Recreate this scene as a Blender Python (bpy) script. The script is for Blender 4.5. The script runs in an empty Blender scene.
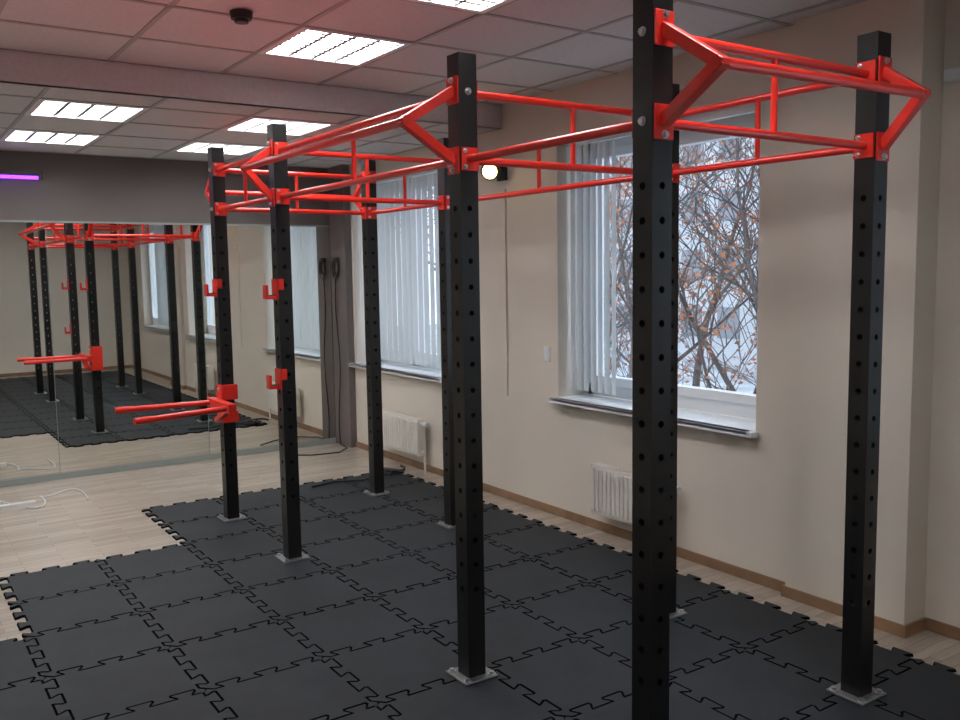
import bpy, bmesh, math, random
from mathutils import Vector, Matrix
from mathutils.geometry import delaunay_2d_cdt
random.seed(7)
scene = bpy.context.scene
try:
    scene.view_settings.view_transform = 'Standard'
except Exception: pass

# ------------------------------------------------------------------ materials
def mat(name, col, rough=0.5, metal=0.0, emit=None, estr=0.0, noise=None, bump=None, spec=0.5, coat=0.0, trans=0.0):
    m = bpy.data.materials.new(name); m.use_nodes = True
    nt = m.node_tree; b = nt.nodes['Principled BSDF']
    b.inputs['Base Color'].default_value = (*col, 1)
    b.inputs['Roughness'].default_value = rough
    b.inputs['Metallic'].default_value = metal
    b.inputs['Specular IOR Level'].default_value = spec
    b.inputs['Coat Weight'].default_value = coat
    b.inputs['Transmission Weight'].default_value = trans
    if emit:
        b.inputs['Emission Color'].default_value = (*emit, 1)
        b.inputs['Emission Strength'].default_value = estr
    tc = nt.nodes.new('ShaderNodeTexCoord')
    if noise:
        sc, amt = noise
        n = nt.nodes.new('ShaderNodeTexNoise'); n.inputs['Scale'].default_value = sc
        n.inputs['Detail'].default_value = 4
        nt.links.new(tc.outputs['Object'], n.inputs['Vector'])
        r = nt.nodes.new('ShaderNodeValToRGB')
        r.color_ramp.elements[0].position = 0.3; r.color_ramp.elements[1].position = 0.7
        r.color_ramp.elements[0].color = (*[max(0, c*(1-amt)) for c in col], 1)
        r.color_ramp.elements[1].color = (*[min(1, c*(1+amt)) for c in col], 1)
        nt.links.new(n.outputs['Fac'], r.inputs['Fac'])
        nt.links.new(r.outputs['Color'], b.inputs['Base Color'])
    if bump:
        sc, st = bump
        n2 = nt.nodes.new('ShaderNodeTexNoise'); n2.inputs['Scale'].default_value = sc
        nt.links.new(tc.outputs['Object'], n2.inputs['Vector'])
        bp = nt.nodes.new('ShaderNodeBump'); bp.inputs['Strength'].default_value = st
        bp.inputs['Distance'].default_value = 0.003
        nt.links.new(n2.outputs['Fac'], bp.inputs['Height'])
        nt.links.new(bp.outputs['Normal'], b.inputs['Normal'])
    return m

M_wall = mat('wall_cream_paint', (0.74, 0.675, 0.595), 0.75, noise=(1.2, 0.03), bump=(60, 0.12))
M_taupe = mat('wall_taupe_paint_and_shade', (0.150, 0.127, 0.122), 0.7, noise=(1.5, 0.05))
M_ceil = mat('ceiling_tile', (0.70, 0.68, 0.69), 0.9, noise=(45, 0.05), bump=(120, 0.3))
M_tbar = mat('ceiling_tbar', (0.44, 0.43, 0.43), 0.6)
M_white = mat('white_pvc', (0.84, 0.87, 0.90), 0.35)
M_rad = mat('radiator_enamel', (0.80, 0.77, 0.72), 0.35)
M_red = mat('red_powder_coat', (0.82, 0.026, 0.014), 0.30, noise=(30, 0.03), coat=0.3)
M_black = mat('black_powder_coat', (0.007, 0.007, 0.007), 0.33, noise=(80, 0.2), bump=(300, 0.15))
M_hole = mat('hole_interior', (0.002, 0.002, 0.002), 0.9)
M_zinc = mat('zinc_bolt', (0.62, 0.62, 0.62), 0.3, 1.0)
M_plate = mat('base_plate_steel', (0.30, 0.30, 0.31), 0.4, 0.8, noise=(20, 0.2))
M_mirror = mat('mirror_silver', (0.86, 0.88, 0.84), 0.012, 1.0)
M_rim = mat('mirror_edge', (0.30, 0.34, 0.32), 0.3)
M_skirt = mat('skirting_wood', (0.27, 0.16, 0.09), 0.45, noise=(8, 0.2))
M_lampw = mat('lamp_frame', (0.8, 0.8, 0.8), 0.4)
M_louv = mat('louvre_aluminium', (0.42, 0.42, 0.42), 0.4, 0.3)
M_tube = mat('fluorescent_diffuser', (0.9, 0.9, 0.9), 0.5, emit=(0.98, 0.99, 1.0), estr=23.0)
M_uv = mat('uv_tube', (0.3, 0.1, 0.8), 0.5, emit=(0.33, 0.06, 1.0), estr=2.5)
M_blk = mat('black_plastic', (0.015, 0.015, 0.016), 0.45)
M_warm = mat('halogen_glass', (1, 0.9, 0.6), 0.3, emit=(1.0, 0.70, 0.22), estr=14.0)
M_bark = mat('bark', (0.09, 0.075, 0.07), 0.9, noise=(6, 0.3))
M_leaf = mat('autumn_leaves', (0.33, 0.13, 0.065), 0.8, noise=(3, 0.3))
M_snow = mat('snowy_ground', (0.40, 0.43, 0.46), 0.9, noise=(0.4, 0.35))
M_bld = mat('facade_render', (0.45, 0.47, 0.50), 0.9, noise=(0.5, 0.08))
M_bglass = mat('facade_glass', (0.2, 0.22, 0.25), 0.2)
M_cable = mat('white_cable', (0.75, 0.75, 0.75), 0.4)
M_seam = mat('rubber_seam_shade', (0.003, 0.003, 0.004), 0.9, spec=0.05)  # near-black groove faces: shade between the tiles put into the colour

# glass
M_glass = bpy.data.materials.new('window_glass'); M_glass.use_nodes = True
nt = M_glass.node_tree; nt.nodes.clear()
o = nt.nodes.new('ShaderNodeOutputMaterial'); mx = nt.nodes.new('ShaderNodeMixShader')
tr = nt.nodes.new('ShaderNodeBsdfTransparent'); gl = nt.nodes.new('ShaderNodeBsdfGlossy')
gl.inputs['Roughness'].default_value = 0.02; mx.inputs[0].default_value = 0.06
tr.inputs['Color'].default_value = (0.93, 0.96, 1, 1)
nt.links.new(tr.outputs[0], mx.inputs[1]); nt.links.new(gl.outputs[0], mx.inputs[2]); nt.links.new(mx.outputs[0], o.inputs[0])

# blinds : translucent + diffuse
M_blind = bpy.data.materials.new('blind_fabric'); M_blind.use_nodes = True
nt = M_blind.node_tree; nt.nodes.clear()
o = nt.nodes.new('ShaderNodeOutputMaterial'); mx = nt.nodes.new('ShaderNodeMixShader')
df = nt.nodes.new('ShaderNodeBsdfDiffuse'); tl = nt.nodes.new('ShaderNodeBsdfTranslucent')
df.inputs['Color'].default_value = (0.76, 0.79, 0.80, 1); tl.inputs['Color'].default_value = (0.64, 0.70, 0.73, 1)
mx.inputs[0].default_value = 0.42
nt.links.new(df.outputs[0], mx.inputs[1]); nt.links.new(tl.outputs[0], mx.inputs[2]); nt.links.new(mx.outputs[0], o.inputs[0])

# rubber
M_rub = bpy.data.materials.new('rubber_mat'); M_rub.use_nodes = True
nt = M_rub.node_tree; b = nt.nodes['Principled BSDF']; tc = nt.nodes.new('ShaderNodeTexCoord')
n = nt.nodes.new('ShaderNodeTexNoise'); n.inputs['Scale'].default_value = 2.2; n.inputs['Detail'].default_value = 8; n.inputs['Roughness'].default_value = 0.65
nt.links.new(tc.outputs['Object'], n.inputs['Vector'])
r = nt.nodes.new('ShaderNodeValToRGB'); r.color_ramp.elements[0].position = 0.35; r.color_ramp.elements[1].position = 0.75
r.color_ramp.elements[0].color = (0.012, 0.015, 0.019, 1); r.color_ramp.elements[1].color = (0.024, 0.029, 0.035, 1)
nt.links.new(n.outputs['Fac'], r.inputs['Fac']); nt.links.new(r.outputs['Color'], b.inputs['Base Color'])
b.inputs['Roughness'].default_value = 0.62
n2 = nt.nodes.new('ShaderNodeTexNoise'); n2.inputs['Scale'].default_value = 220
nt.links.new(tc.outputs['Object'], n2.inputs['Vector'])
bp = nt.nodes.new('ShaderNodeBump'); bp.inputs['Strength'].default_value = 0.3; bp.inputs['Distance'].default_value = 0.002
nt.links.new(n2.outputs['Fac'], bp.inputs['Height']); nt.links.new(bp.outputs['Normal'], b.inputs['Normal'])
b.inputs['Specular IOR Level'].default_value = 0.33

# parquet
M_parq = bpy.data.materials.new('strip_parquet'); M_parq.use_nodes = True
nt = M_parq.node_tree; b = nt.nodes['Principled BSDF']; tc = nt.nodes.new('ShaderNodeTexCoord')
br = nt.nodes.new('ShaderNodeTexBrick'); br.inputs['Scale'].default_value = 1.0
br.inputs['Brick Width'].default_value = 0.42; br.inputs['Row Height'].default_value = 0.055
br.inputs['Mortar Size'].default_value = 0.0012; br.inputs['Bias'].default_value = 0.0
br.inputs['Color1'].default_value = (0.32, 0.265, 0.21, 1); br.inputs['Color2'].default_value = (0.46, 0.40, 0.335, 1)
br.inputs['Mortar'].default_value = (0.16, 0.11, 0.07, 1)
nt.links.new(tc.outputs['Object'], br.inputs['Vector'])
mp = nt.nodes.new('ShaderNodeMapping'); mp.inputs['Scale'].default_value = (3, 40, 1)
nt.links.new(tc.outputs['Object'], mp.inputs['Vector'])
n = nt.nodes.new('ShaderNodeTexNoise'); n.inputs['Scale'].default_value = 2; n.inputs['Detail'].default_value = 5
nt.links.new(mp.outputs[0], n.inputs['Vector'])
mxc = nt.nodes.new('ShaderNodeMixRGB'); mxc.blend_type = 'OVERLAY'; mxc.inputs['Fac'].default_value = 0.35
nt.links.new(br.outputs['Color'], mxc.inputs['Color1']); nt.links.new(n.outputs['Fac'], mxc.inputs['Color2'])
nt.links.new(mxc.outputs[0], b.inputs['Base Color']); b.inputs['Roughness'].default_value = 0.3

# ------------------------------------------------------------------ mesh builder
class MB:
    def __init__(s): s.v = []; s.f = []; s.m = []; s.s = []; s.mats = []
    def mi(s, m):
        if m not in s.mats: s.mats.append(m)
        return s.mats.index(m)
    def add(s, vs, fs, m, smooth=False):
        k = len(s.v); s.v += [tuple(v) for v in vs]; i = s.mi(m)
        for f in fs: s.f.append([k+a for a in f]); s.m.append(i); s.s.append(smooth)
    def box(s, a, c, m):
        x0, y0, z0 = [min(p, q) for p, q in zip(a, c)]; x1, y1, z1 = [max(p, q) for p, q in zip(a, c)]
        s.add([(x0,y0,z0),(x1,y0,z0),(x1,y1,z0),(x0,y1,z0),(x0,y0,z1),(x1,y0,z1),(x1,y1,z1),(x0,y1,z1)],
              [(0,3,2,1),(4,5,6,7),(0,1,5,4),(1,2,6,5),(2,3,7,6),(3,0,4,7)], m)
    def beam(s, p0, p1, w, h, m, side=None):
        p0 = Vector(p0); p1 = Vector(p1); d = (p1-p0).normalized()
        a = Vector(side) if side else Vector((0, 0, 1))
        u = d.cross(a).normalized()*w/2; w2 = d.cross(u).normalized()*h/2
        vs = [p0-u-w2, p0+u-w2, p0+u+w2, p0-u+w2, p1-u-w2, p1+u-w2, p1+u+w2, p1-u+w2]
        s.add(vs, [(0,3,2,1),(4,5,6,7),(0,1,5,4),(1,2,6,5),(2,3,7,6),(3,0,4,7)], m)
    def tube(s, p0, p1, r, m, seg=14, r1=None):
        p0 = Vector(p0); p1 = Vector(p1); q = (p1-p0).to_track_quat('Z', 'Y'); r1 = r if r1 is None else r1
        A = [p0+q@Vector((r*math.cos(t), r*math.sin(t), 0)) for t in [2*math.pi*i/seg for i in range(seg)]]
        B = [p1+q@Vector((r1*math.cos(t), r1*math.sin(t), 0)) for t in [2*math.pi*i/seg for i in range(seg)]]
        s.add(A+B, [(i, (i+1) % seg, seg+(i+1) % seg, seg+i) for i in range(seg)], m, True)
        s.add(A, [tuple(reversed(range(seg)))], m); s.add(B, [tuple(range(seg))], m)
    def path(s, pts, r, m, seg=8):
        for a, b_ in zip(pts[:-1], pts[1:]): s.tube(a, b_, r, m, seg)
    def build(s, name, parent=None, bevel=0):
        me = bpy.data.meshes.new(name); me.from_pydata(s.v, [], s.f)
        for m in s.mats: me.materials.append(m)
        me.polygons.foreach_set('material_index', s.m); me.polygons.foreach_set('use_smooth', s.s)
        me.update(); ob = bpy.data.objects.new(name, me); scene.collection.objects.link(ob)
        if parent: ob.parent = parent
        if bevel:
            bv = ob.modifiers.new('bevel', 'BEVEL'); bv.width = bevel; bv.segments = 2; bv.limit_method = 'ANGLE'; bv.angle_limit = math.radians(50)
        return ob
def empty(name):
    e = bpy.data.objects.new(name, None); scene.collection.objects.link(e); return e

# ------------------------------------------------------------------ room shell
XL, XW, YB, YM = -2.6, 3.72, -1.0, 7.85
ZN, ZF, YS = 2.78, 2.62, 5.15
b = MB(); b.box((XL-0.2, YB-0.2, -0.1), (4.15, YM+0.2, 0), M_parq); b.build('floor')

WINS = [(0.0, 1.62), (2.95, 4.54), (5.95, 7.5)]
ZS, ZT = 0.78, 2.46
b = MB()
def wseg(y0, y1, xf):
    b.box((xf, y0, 0), (4.12, y1, 3.0), M_wall)
def wwin(y0, y1, xf):
    b.box((xf, y0, 0), (4.12, y1, ZS), M_wall); b.box((xf, y0, ZT), (4.12, y1, 3.0), M_wall)
wseg(YB-0.2, 0.0, 3.84); wwin(0.0, 1.62, 3.84); wseg(1.62, 2.1, 3.84)
wseg(2.1, 2.72, 3.675); wseg(2.72, 2.95, XW); wwin(2.95, 4.54, XW); wseg(4.54, 5.95, XW); wwin(5.95, 7.5, XW); wseg(7.5, YM+0.2, XW)
b.box((3.655, 7.53, 0), (XW, YM, 3.0), M_taupe)  # thin added box: shade in this corner put into its taupe colour
b.build('wall_right')
b = MB(); b.box((XL-0.2, YM, 0), (XW, YM+0.2, 3.0), M_taupe); b.build('wall_back')
b = MB(); b.box((XL-0.2, YB, 0), (XL, YM, 3.0), M_wall); b.build('wall_left')
b = MB(); b.box((XL-0.2, YB-0.2, 0), (3.84, YB, 3.0), M_wall); b.build('wall_front')

def skirting(name, segs):
    b = MB()
    for a, c in segs: b.box(a, c, M_skirt)
    return b.build(name, bevel=0.003)
skirting('baseboard_right', [((3.825, YB, 0), (3.84, 2.085, .055)), ((3.66, 2.085, 0), (3.84, 2.1, .055)), ((3.66, 2.1, 0), (3.675, 2.735, .055)),
                             ((3.66, 2.72, 0), (3.72, 2.735, .055)), ((3.705, 2.735, 0), (3.72, 7.53, .055))])
skirting('baseboard_front', [((XL, YB, 0), (3.82, YB+.015, .055))])
skirting('baseboard_left', [((XL, YB+.02, 0), (XL+.015, YM-.02, .055))])

# ceiling with tiles
lamps_near = [(2.05, 4.28), (2.05, 3.08), (2.05, 1.88), (2.05, 0.68), (-0.35, 4.28), (-0.35, 1.88)]
lamps_far = [(1.15, 5.8), (1.15, 7.0), (2.35, 5.8), (2.35, 7.0), (-0.65, 5.8), (-0.65, 7.0)]
b = MB()
def grid(x0, x1, y0, y1, xl, yl, z, lamps):
    def lines(a0, a1, l):
        k = math.floor((a0-l)/0.6)-1; out = [a0]
        while True:
            v = l+0.6*k; k += 1
            if v >= a1-1e-4: break
            if v > a0+1e-4: out.append(v)
        out.append(a1); return out
    X = lines(x0, x1, xl); Y = lines(y0, y1, yl)
    for i in range(len(X)-1):
        for j in range(len(Y)-1):
            cx, cy = (X[i]+X[i+1])/2, (Y[j]+Y[j+1])/2
            if any(abs(cx-l[0]) < .05 and abs(cy-l[1]) < .05 for l in lamps): continue
            b.box((X[i], Y[j], z+random.uniform(0, .0015)), (X[i+1], Y[j+1], z+.015), M_ceil)
    for x in X: b.box((x-.012, y0, z-.004), (x+.012, y1, z+.002), M_tbar)
    for y in Y: b.box((x0, y-.012, z-.004), (x1, y+.012, z+.002), M_tbar)
grid(XL, 3.84, YB, YS, 1.75, 3.98, ZN, lamps_near)
grid(XL, XW, YS, YM, .85, 5.5, ZF, lamps_far)
b.box((XL, YS-.012, ZF-.004), (XW, YS, ZN), M_ceil)
b.box((XL-.2, YB-.2, 3.0), (4.12, YM+.2, 3.1), M_tbar)
b.build('ceiling')

def lamp(cx, cy, z, idx):
    b = MB(); h = .295; w = .262
    for a, c in [((-h, -h), (h, -w)), ((-h, w), (h, h)), ((-h, -w), (-w, w)), ((w, -w), (h, w))]:
        b.box((cx+a[0], cy+a[1], z-.006), (cx+c[0], cy+c[1], z+.004), M_lampw)
    for a, c in [((-w, -w), (w, -w+.004)), ((-w, w-.004), (w, w)), ((-w, -w), (-w+.004, w)), ((w-.004, -w), (w, w))]:
        b.box((cx+a[0], cy+a[1], z+.004), (cx+c[0], cy+c[1], z+.06), M_lampw)
    b.box((cx-w, cy-w, z+.055), (cx+w, cy+w, z+.06), M_tube)
    for i in range(1, 4):
        x = cx-w+2*w*i/4; b.box((x-.010, cy-w, z), (x+.010, cy+w, z+.012), M_louv)
    for i in range(1, 9):
        y = cy-w+2*w*i/9; b.box((cx-w, y-.010, z), (cx+w, y+.010, z+.006), M_louv)
    b.build('ceiling_light_panel' if idx == 0 else 'ceiling_light_panel.%03d' % idx)
k = 0
for l in lamps_near: lamp(l[0], l[1], ZN, k); k += 1
for l in lamps_far: lamp(l[0], l[1], ZF, k); k += 1

# mirror panels
b = MB(); x = 3.645; 
while x > XL+.1:
    x0 = max(XL+.03, x-1.22)
    b.box((x0, YM-.006, .055), (x, YM-.001, 2.07), M_mirror)
    b.box((x0-.004, YM-.005, .055), (x0, YM-.001, 2.07), M_rim)
    x = x0-.004
b.box((XL+.03, YM-.018, .002), (3.645, YM-.001, .052), M_rim)
b.box((XL+.03, YM-.012, 2.07), (3.645, YM-.001, 2.085), M_rim)
b.build('wall_mirror')

# ------------------------------------------------------------------ windows
for i, (y0, y1) in enumerate(WINS):
    b = MB(); xa, xb = 3.97, 4.04; t = .06
    zb = ZS+.021
    b.box((xa, y0, zb), (xb, y1, zb+t+.02), M_white); b.box((xa, y0, ZT-t), (xb, y1, ZT), M_white)
    b.box((xa, y0, zb), (xb, y0+t, ZT), M_white); b.box((xa, y1-t, zb), (xb, y1, ZT), M_white)
    ym = y1-.66
    b.box((xa, ym-.04, zb), (xb, ym+.04, ZT), M_white)
    for a, c in [(y0+t, ym-.04), (ym+.04, y1-t)]:
        s = .055
        z0, z1 = zb+t+.02, ZT-t
        b.box((xa-.02, a, z0), (xb-.02, c, z0+s), M_white); b.box((xa-.02, a, z1-s), (xb-.02, c, z1), M_white)
        b.box((xa-.02, a, z0), (xb-.02, a+s, z1), M_white); b.box((xa-.02, c-s, z0), (xb-.02, c, z1), M_white)
        b.box((xa+.01, a+s, z0+s), (xa+.016, c-s, z1-s), M_glass)
    b.box((xa-.035, ym+.05, 1.5), (xa-.02, ym+.075, 1.53), M_white); b.box((xa-.045, ym+.052, 1.42), (xa-.033, ym+.072, 1.53), M_white)
    b.build('window_%d' % (i+1), bevel=.004)
    b = MB(); xf = 3.78 if i == 0 else 3.655
    b.box((xf, y0-.0, ZS), (3.97, y1+.0, ZS+.02), M_white)
    b.box((xf, y0-.03, ZS-.012), (xf+.05, y1+.03, ZS+.02), M_white)
    b.build('windowsill' if i == 0 else 'windowsill.%03d' % i, bevel=.004)

# vertical blinds
def blind(idx, y0, y1, ya, yb, n, ang, x=3.80, W=.11, cv=.008, jit=4):
    b = MB()
    b.box((x-.02, y0, ZT-.04), (x+.02, y1, ZT-.002), M_white)
    for k in range(n):
        y = ya+(yb-ya)*(k+.5)/n; a = math.radians(ang+random.uniform(-jit, jit))
        seg = 6; top = []; bot = []
        for j in range(seg+1):
            u = (j/seg-.5)*W; c = cv*(1-(2*j/seg-1)**2)
            px = x+u*math.sin(a)-c*math.cos(a); py = y+u*math.cos(a)+c*math.sin(a)
            top.append((px, py, ZT-.05)); bot.append((px+.004*math.sin(k), py, .86))
        b.add(top+bot, [(j, j+1, seg+2+j, seg+1+j) for j in range(seg)], M_blind, True)
        b.box((x-.006, y-.006, ZT-.052), (x+.006, y+.006, ZT-.038), M_white)
    b.path([(x-.03, yb-.01, ZT-.04), (x-.03, yb-.01, 1.2)], .0025, M_white, 6)
    b.build('vertical_blind' if idx == 0 else 'vertical_blind.%03d' % idx)
blind(0, 2.96, 4.53, 4.05, 4.50, 7, 28, 3.79, cv=.012)
blind(1, 5.96, 7.49, 6.0, 7.46, 16, 3, 3.79, W=.092, cv=.014, jit=4)
blind(2, 0.01, 1.61, 0.9, 1.58, 10, 40, 3.87)
b = MB(); b.box((3.80, 1.63, 2.40), (3.838, 2.08, 2.45), M_white); b.build('curtain_rail', bevel=.004)

# radiators
def radiator(idx, y0, y1, z0=.14, z1=.44, x=3.60):
    b = MB()
    n = int((y1-y0)/.035)
    b.box((x+.01, y0, z0), (x+.018, y1, z1), M_rad); b.box((x+.07, y0, z0), (x+.078, y1, z1), M_rad)
    for k in range(n):
        y = y0+(y1-y0)*(k+.5)/n
        b.box((x, y-.011, z0+.02), (x+.012, y+.011, z1-.02), M_rad)
    b.box((x+.005, y0-.004, z0), (x+.08, y0, z1+.005), M_rad); b.box((x+.005, y1, z0), (x+.08, y1+.004, z1+.005), M_rad)
    m = int((y1-y0)/.03)
    for k in range(m):
        y = y0+(y1-y0)*(k+.5)/m; b.box((x+.012, y-.010, z1), (x+.075, y+.010, z1+.004), M_rad)
    b.box((x+.078, y0+.08, z0+.05), (XW-.001, y0+.12, z1-.05), M_rad); b.box((x+.078, y1-.12, z0+.05), (XW-.001, y1-.08, z1-.05), M_rad)
    b.tube((x+.04, y0-.05, z0+.04), (x+.04, y0, z0+.04), .01, M_rad); b.tube((x+.04, y0-.05, 0), (x+.04, y0-.05, z0+.05), .009, M_rad)
    b.tube((x+.04, y0-.05, z1-.03), (x+.04, y0, z1-.03), .01, M_rad); b.tube((x+.04, y0-.10, z1-.03), (x+.04, y0-.05, z1-.03), .02, M_white)
    b.build('radiator' if idx == 0 else 'radiator.%03d' % idx, bevel=.002)
radiator(0, 3.5, 4.09); radiator(1, 6.2, 6.92)

# ------------------------------------------------------------------ puzzle mats (0.5 m tiles)
d = .044; T = .5
def edge_pts():
    p = [(0, 0), (.022, -d/2)]
    for c in (.09, .25, .41):
        p += [(c-.030, -d/2), (c-.032, -d/2+.008), (c-.048, d/2-.010), (c-.044, d/2), (c+.044, d/2), (c+.048, d/2-.010), (c+.032, -d/2+.008), (c+.030, -d/2)]
    p += [(T-.022, -d/2)]
    return p
EP = edge_pts()
def offset_poly(P_, t):
    out = []; N = len(P_)
    for i in range(N):
        a = Vector(P_[i-1]); c = Vector(P_[i]); e = Vector(P_[(i+1) % N])
        d1 = (c-a).normalized(); d2 = (e-c).normalized()
        n1 = Vector((-d1.y, d1.x)); n2 = Vector((-d2.y, d2.x)); m_ = (n1+n2)
        if m_.length < 1e-4: out.append(c+n1*t); continue
        m_.normalize(); out.append(c+m_*min(t/max(m_.dot(n1), .35), t*1.8))
    return out
def fill(poly):
    N = len(poly); P2 = [Vector((v.x, v.y)) for v in poly]
    for i in range(6):
        for j in range(6): P2.append(Vector((.055+(T-.11)*i/5, .055+(T-.11)*j/5)))
    vs, es, fs, _, _, _ = delaunay_2d_cdt(P2, [(i, (i+1) % N) for i in range(N)], [list(range(N))], 1, 1e-6)
    def inside(p):
        c = False
        for i in range(N):
            a = poly[i]; e = poly[i-1]
            if (a.y > p.y) != (e.y > p.y) and p.x < (e.x-a.x)*(p.y-a.y)/(e.y-a.y)+a.x: c = not c
        return c
    out = []
    for f in fs:
        ce = sum((vs[k] for k in f), Vector((0, 0)))/len(f)
        if not inside(ce): continue
        ar = sum(vs[f[k]].x*vs[f[(k+1) % len(f)]].y-vs[f[(k+1) % len(f)]].x*vs[f[k]].y for k in range(len(f)))
        if abs(ar) < 1e-9: continue
        out.append(tuple(f) if ar > 0 else tuple(reversed(f)))
    return vs, out
pts = [(s_, o_) for s_, o_ in EP] + [(T+o_, s_) for s_, o_ in EP]
pts += [(s_, T+o_) for s_, o_ in reversed(EP[1:]+[(T, 0)])] + [(o_, s_) for s_, o_ in reversed(EP[1:]+[(T, 0)])]
inn = offset_poly(pts, .0050); inn2 = offset_poly(pts, .0032); N = len(pts)
TV, TF = fill(inn)
mb = MB()
for r_ in range(14):
    gy = 6.42-T*(r_+1)
    for c_ in range(8):
        gx = -.5+T*c_
        if r_ < 2 and c_ < 4: continue
        if 2 <= r_ < 4 and c_ < 2: continue
        tz = .0125+random.uniform(-.0008, .0006)
        A = [(gx+x_, gy+y_, .0008) for x_, y_ in pts]; B2 = [(gx+v.x, gy+v.y, tz-.003) for v in inn2]; B = [(gx+v.x, gy+v.y, tz) for v in inn]
        ring = [(i, (i+1) % N, N+(i+1) % N, N+i) for i in range(N)]
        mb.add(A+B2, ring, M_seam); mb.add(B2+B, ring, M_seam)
        mb.add([(gx+v.x, gy+v.y, tz) for v in TV], TF, M_rub)
mb.build('rubber_puzzle_mat')

# ------------------------------------------------------------------ rig
rig = empty('pull_up_rig')
XA, XB = 1.915, 3.01
YP = [1.90, 2.90, 4.75, 5.79]; HP = 2.45; Z0 = .0135; P = .04
mb = MB(); mb.box((-P, -P, 0), (P, P, HP-Z0), M_black)
post = mb.build('post_master')
def flat(ob):
    dg = bpy.context.evaluated_depsgraph_get(); return bpy.data.meshes.new_from_object(ob.evaluated_get(dg))
c1 = MB(); c2 = MB()
for k in range(16):
    z = .36+.1*k
    c1.tube((-.06, 0, z), (.06, 0, z), .0115, M_hole, 16); c2.tube((0, -.06, z), (0, .06, z), .0113, M_hole, 16)
post.data.materials.append(M_hole)
co = [c1.build('cut1'), c2.build('cut2')]
for c in co:
    mo = post.modifiers.new('b', 'BOOLEAN'); mo.object = c; mo.operation = 'DIFFERENCE'; mo.solver = 'EXACT'
bv = post.modifiers.new('bev', 'BEVEL'); bv.width = .003; bv.segments = 2; bv.limit_method = 'ANGLE'; bv.angle_limit = math.radians(80)
bpy.context.view_layer.update()
pm = flat(post); pm.name = 'rig_post'
for o_ in co+[post]: bpy.data.objects.remove(o_, do_unlink=True)
def bolt(b, p, n, r=.010):
    p = Vector(p); n = Vector(n)
    b.tube(p, p+n*.003, r*1.45, M_zinc, 16); b.tube(p+n*.003, p+n*.011, r, M_zinc, 6)
for i, y in enumerate(YP):
    for j, x in enumerate((XA, XB)):
        o_ = bpy.data.objects.new('post_%d' % (i*2+j+1), pm); scene.collection.objects.link(o_)
        o_.location = (x, y, Z0+.008); o_.parent = rig
        o_.scale = (1, 1, (HP-Z0-.008)/(HP-Z0))
        b = MB(); b.box((x-.078, y-.078, Z0), (x+.078, y+.078, Z0+.008), M_plate)
        for sx in (-1, 1):
            for sy in (-1, 1):
                bolt(b, (x+sx*.058, y+sy*.058, Z0+.008), (0, 0, 1), .011)
        b.build('base_plate_%d' % (i*2+j+1), rig, .002)
ZU, ZLo, R = 2.31, 2.06, .0152
bb = MB()
def truss(p, q, upper=True, lower=True, mid=1):
    p = Vector((*p, 0)); q = Vector((*q, 0)); dd = (q-p).normalized(); sd = Vector((-dd.y, dd.x, 0))
    a = p+dd*P; c = q-dd*P
    zs = ([ZU] if upper else [])+([ZLo] if lower else [])
    for z in zs:
        zz = Vector((0, 0, z))
        bb.tube(a+zz, c+zz, R, M_red, 16)
        for e, s in ((a, 1), (c, -1)):
            bb.beam(e+zz+dd*s*.0, e+zz+dd*s*.007, .072, .085, M_red, (0, 0, 1))
            for h in (-.03, .03): bolt(bb, e+zz+dd*s*.007+Vector((0, 0, h*1.0))+sd*.022, dd*s, .006)
    if len(zs) == 2:
        for k in range(mid):
            m_ = a+(c-a)*(k+1)/(mid+1)
            bb.tube(m_+Vector((0, 0, ZLo)), m_+Vector((0, 0, ZU)), .011, M_red, 12)
    for z in zs:
        for e, s in ((p-dd*P, -1), (q+dd*P, 1)):
            bolt(bb, e+Vector((0, 0, z)), dd*s, .0095)
for i in range(4): truss((XA, YP[i]), (XB, YP[i]))
for i in range(3):
    truss((XB, YP[i]), (XB, YP[i+1]))
truss((XA, YP[0]), (XA, YP[1]), upper=False)
truss((XA, YP[1]), (XA, YP[2])); truss((XA, YP[2]), (XA, YP[3]))
bb.build('crossmember_trusses', rig)
vb = MB()
def vee(x, y, n, side, off, za):
    n = Vector(n); s = Vector(side)
    base = Vector((x, y, 0))+n*(P+.0)
    ap = Vector((x, y, za))+n*off
    t0 = base+Vector((0, 0, 2.315)); t1 = base+Vector((0, 0, 2.055))
    for t in (t0, t1):
        dv = (ap-t).normalized()
        vb.beam(t+n*.004, ap+dv*.015, .036, .036, M_red, s.cross(dv))
        up = 1 if t is t0 else -1
        h = .05
        a_ = t-Vector((0, 0, h)); sx = s*.038
        vs = [a_-sx, a_+sx, a_+sx+Vector((0, 0, 2*h)), a_-sx+Vector((0, 0, 2*h))]
        vs2 = [v+n*.008 for v in vs]
        vb.add(vs+vs2, [(0,1,2,3),(7,6,5,4),(0,4,5,1),(1,5,6,2),(2,6,7,3),(3,7,4,0)], M_red)
        bolt(vb, t+n*.008+Vector((0, 0, up*.036)), n, .0085)
    return ap
def veepair(p, q, n, o1, o2, z1, z2):
    s = (Vector((*q, 0))-Vector((*p, 0))).normalized()
    a = vee(*p, n, s, o1, z1); c = vee(*q, n, s, o2, z2)
    vb.tube(a-s*.02, c+s*.02, .0165, M_red, 16)
veepair((XA, YP[0]), (XB, YP[0]), (0, -1, 0), .25, .185, 2.18, 2.215)
veepair((XA, YP[1]), (XA, YP[2]), (-1, 0, 0), .255, .19, 2.185, 2.21)
veepair((XA, YP[3]), (XB, YP[3]), (0, 1, 0), .18, .22, 2.185, 2.185)
vb.build('offset_pull_up_bars', rig, .003)

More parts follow.
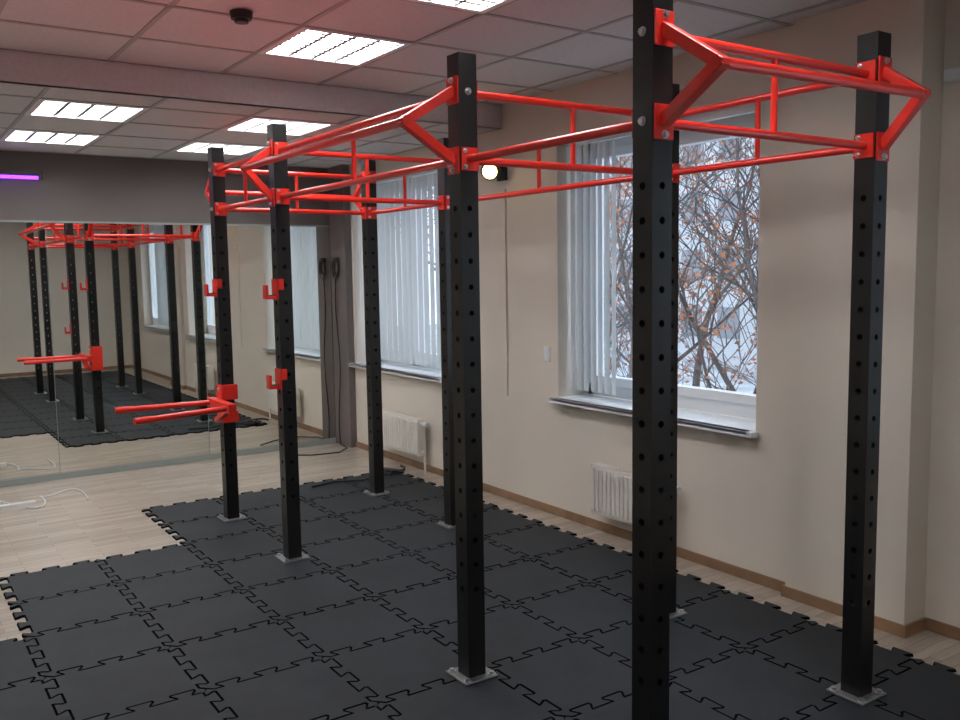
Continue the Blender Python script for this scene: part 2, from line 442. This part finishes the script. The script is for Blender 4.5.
# J hooks
def jhook(idx, x, y, z):
    b = MB()
    b.box((x-P-.008, y-P-.004, z-.055), (x-P-.001, y+P+.004, z+.06), M_red)
    b.box((x-P-.001, y-P-.007, z+.0), (x-P+.03, y-P-.001, z+.06), M_red)
    b.box((x-P-.055, y-.028, z-.050), (x-P-.008, y+.028, z-.032), M_red)
    b.box((x-P-.066, y-.028, z-.050), (x-P-.053, y+.028, z+.028), M_red)
    b.box((x-P-.053, y-.024, z-.032), (x-P-.008, y+.024, z-.027), M_blk)
    b.build('barbell_hook' if idx == 0 else 'barbell_hook.%03d' % idx, bevel=.003)
jhook(0, XA, YP[2], 1.55); jhook(1, XA, YP[2], 1.05); jhook(2, XA, YP[3], 1.55)

# dip bar attachment
b = MB(); z = .80; y = YP[3]; xf = XA-P
b.box((xf-.010, y-.055, z-.13), (xf-.001, y+.055, z+.12), M_red)
b.box((xf-.001, y-.055, z+.02), (XA+P+.02, y-P-.001, z+.12), M_red)
b.box((xf-.001, y-.055, z-.13), (XA+P+.02, y-P-.001, z-.06), M_red)
b.box((xf-.001, y+P+.001, z-.13), (XA+P+.02, y+.055, z+.12), M_red)
b.box((xf-.06, y-.34, z-.03), (xf-.010, y+.10, z+.03), M_red)
b.beam((xf-.035, y-.30, z), (xf-.035, y-.02, z-.11), .04, .03, M_red)
b.tube((xf-.05, y+.05, z), (1.24, y+.09, z), .018, M_red, 16)
b.tube((xf-.05, y-.28, z), (1.24, y-.40, z-.005), .018, M_red, 16)
b.tube((1.34, y+.085, z), (1.235, y+.0905, z), .0205, M_red, 16); b.tube((1.34, y-.38, z-.004), (1.235, y-.4008, z-.005), .0205, M_red, 16)
for zz in (-.09, .09): bolt(b, (xf-.010, y, z+zz), (-1, 0, 0), .010)
b.build('dip_bar_attachment', bevel=.003)

# ------------------------------------------------------------------ small things
b = MB()
b.box((3.70, 5.08, 2.26), (3.72, 5.18, 2.38), M_blk)
b.tube((3.72, 5.13, 2.32), (3.64, 5.13, 2.35), .012, M_blk)
b.tube((3.66, 5.17, 2.36), (3.585, 5.10, 2.315), .045, M_blk, 24, .065)
b.tube((3.587, 5.102, 2.316), (3.580, 5.095, 2.312), .05, M_warm, 24)
b.build('floodlight', bevel=.0)
b = MB(); b.box((-.1, YM-.05, 2.435), (1.2, YM, 2.465), M_blk); b.tube((-.06, YM-.035, 2.415), (1.17, YM-.035, 2.415), .014, M_uv)
b.box((-.09, YM-.05, 2.395), (-.06, YM-.02, 2.44), M_blk); b.box((1.17, YM-.05, 2.395), (1.2, YM-.02, 2.44), M_blk)
b.build('uv_tube_light')
b = MB(); b.tube((1.43, 3.90, ZN-.035), (1.43, 3.90, ZN-.004), .045, M_blk, 20, .05); b.tube((1.43, 3.90, ZN-.05), (1.43, 3.90, ZN-.035), .03, M_blk, 20)
b.build('smoke_detector')
b = MB(); cx, cy, cz = 3.64, 7.70, 1.70
b.box((3.62, 7.67, 1.74), (3.655, 7.73, 1.78), M_blk)
for q in range(3):
    pts_ = [(cx-.006*q, cy+(.05+.008*q)*math.cos(t), cz-.02+(.07+.01*q)*math.sin(t)) for t in [2*math.pi*i/20 for i in range(21)]]
    b.path(pts_, .008, M_blk, 6)
pts_ = [(3.635, 7.70+.03*math.sin(i*.45), 1.64-1.63*i/20) for i in range(21)]
pts_ += [(3.60, 7.5, .012), (3.45, 7.35, .012), (3.2, 7.4, .012), (3.0, 7.55, .012)]
b.path(pts_, .006, M_blk, 6); b.build('hanging_cable')
b = MB(); b.box((3.708, 4.62, 1.03), (3.72, 4.68, 1.13), M_white); b.box((3.703, 4.63, 1.05), (3.709, 4.67, 1.11), M_white); b.build('light_switch', bevel=.002)
b = MB(); b.box((3.708, 5.10, .75), (3.72, 5.115, 2.2), M_wall); b.build('cable_conduit')
b = MB(); pts_ = []
for i in range(60):
    t = i/59
    pts_.append((.55+.75*t+.06*math.sin(t*17), 7.2+.16*math.sin(t*11)+.1*math.cos(t*23), .008))
b.path(pts_, .007, M_cable, 6); b.box((.62, 7.0, 0), (.9, 7.05, .04), M_cable); b.build('extension_cord')
b = MB(); pts_ = [(3.30+.07*math.cos(t*2.3)+.02*t, 6.32+.10*math.sin(t*3.1), .022+.003*t) for t in [i*.25 for i in range(34)]]
b.path(pts_, .010, M_blk, 6)
b.path([(3.37, 6.32, .022), (3.1, 6.2, .022), (2.9, 6.3, .022), (2.7, 6.25, .022)], .008, M_blk, 6); b.build('black_cable')

# ------------------------------------------------------------------ outside
b = MB(); b.box((4.6, -40, -3.3), (70, 70, -3.2), M_snow); b.build('ground_outside')
b = MB(); b.box((34, -20, -3.2), (44, 52, 9), M_bld)
for fl in range(4):
    for k in range(30):
        y = -18+k*2.3; b.box((33.95, y, -1.8+fl*2.8), (34.0, y+1.3, -.3+fl*2.8), M_bglass)
b.build('apartment_building')
def tree(idx, x, y, hgt, leafy):
    e = empty('autumn_tree' if idx == 0 else 'autumn_tree.%03d' % idx)
    cu = bpy.data.curves.new('branches', 'CURVE'); cu.dimensions = '3D'; cu.bevel_depth = 1.0; cu.bevel_resolution = 0
    tips = []
    def grow(p, dr, L, r, dep):
        n = 5; pts = [(p.copy(), r)]
        for i in range(n):
            dr = (dr+Vector((random.uniform(-1, 1), random.uniform(-1, 1), random.uniform(-.5, .8)))*.17).normalized()
            p = p+dr*L/n; pts.append((p.copy(), r*(1-.5*(i+1)/n)))
            if dep > 0 and i >= 1 and random.random() < .85:
                a = random.uniform(0, 6.28); side = Vector((math.cos(a), math.sin(a), random.uniform(-.1, .7)))
                grow(p.copy(), (dr*.75+side*.8).normalized(), L*random.uniform(.5, .72), r*.42, dep-1)
        sp = cu.splines.new('POLY'); sp.points.add(len(pts)-1)
        for k, (q, rr) in enumerate(pts): sp.points[k].co = (*q, 1); sp.points[k].radius = max(rr, .0045)
        if dep > 0: grow(p.copy(), dr, L*.72, r*.5, dep-1)
        else: tips.append([q for q, _ in pts[1:]])
    grow(Vector((x, y, -3.2)), Vector((0, 0, 1)), hgt*.42, .10, 4)
    cu.materials.append(M_bark)
    o_ = bpy.data.objects.new('branches', cu); scene.collection.objects.link(o_); o_.parent = e
    if leafy:
        b = MB()
        for tp in tips:
            if random.random() > leafy: continue
            for t in tp:
              for _ in range(2):
                c = t+Vector([random.uniform(-.11, .11) for _ in range(3)]); s = random.uniform(.025, .045)
                u = Vector([random.uniform(-1, 1) for _ in range(3)]).normalized()*s; w = u.orthogonal().normalized()*s*.7
                b.add([c-u, c+w, c+u, c-w], [(0, 1, 2, 3)], M_leaf)
        if b.v: b.build('leaves', e)
tree(0, 9.5, 8.2, 8.5, .25); tree(1, 11.5, 10.8, 9.5, .75); tree(2, 8.5, 6.2, 8, .15)
tree(3, 13, 9.5, 9, .4); tree(4, 10, 13.5, 9, .4); tree(5, 11, 3.0, 9, .2); tree(6, 12, 12.6, 10, .8); tree(7, 8.6, 8.9, 7, .55); tree(8, 10.5, 7.2, 8, .2)

# ------------------------------------------------------------------ world & light
w = bpy.data.worlds.new('overcast'); scene.world = w; w.use_nodes = True
bg = w.node_tree.nodes['Background']; bg.inputs[0].default_value = (0.84, 0.92, 1.0, 1); bg.inputs[1].default_value = 2.8
for i, (y0, y1) in enumerate(WINS):
    l = bpy.data.lights.new('portal', 'AREA'); l.shape = 'RECTANGLE'; l.size = ZT-ZS; l.size_y = y1-y0
    l.cycles.is_portal = True
    o_ = bpy.data.objects.new('window_portal_%d' % (i+1), l); scene.collection.objects.link(o_)
    o_.location = (4.11, (y0+y1)/2, (ZS+ZT)/2); o_.rotation_euler = (0, math.radians(90), 0)
l = bpy.data.lights.new('added_ceiling_tint', 'SPOT'); l.energy = 16; l.color = (1, .22, .22); l.spot_size = math.radians(120); l.spot_blend = 1; l.shadow_soft_size = .15  # added spot without a fixture, tints the ceiling pink
o_ = bpy.data.objects.new('added_ceiling_tint', l); scene.collection.objects.link(o_); o_.location = (1.0, 3.9, 1.3); o_.rotation_euler = (math.radians(180), 0, 0)

# ------------------------------------------------------------------ camera
cam = bpy.data.cameras.new('camera'); co = bpy.data.objects.new('camera', cam); scene.collection.objects.link(co)
cam.sensor_width = 36; cam.lens = 894/960*36; cam.clip_start = .05; cam.clip_end = 300
fw = Vector((.5608, .8221, -.0997)).normalized(); rt = Vector((.8249, -.5646, -.0155)); rt = (rt-fw*rt.dot(fw)).normalized(); up = rt.cross(fw)
co.matrix_world = Matrix(((rt.x, up.x, -fw.x, 0), (rt.y, up.y, -fw.y, 0), (rt.z, up.z, -fw.z, 1.64), (0, 0, 0, 1)))
scene.camera = co
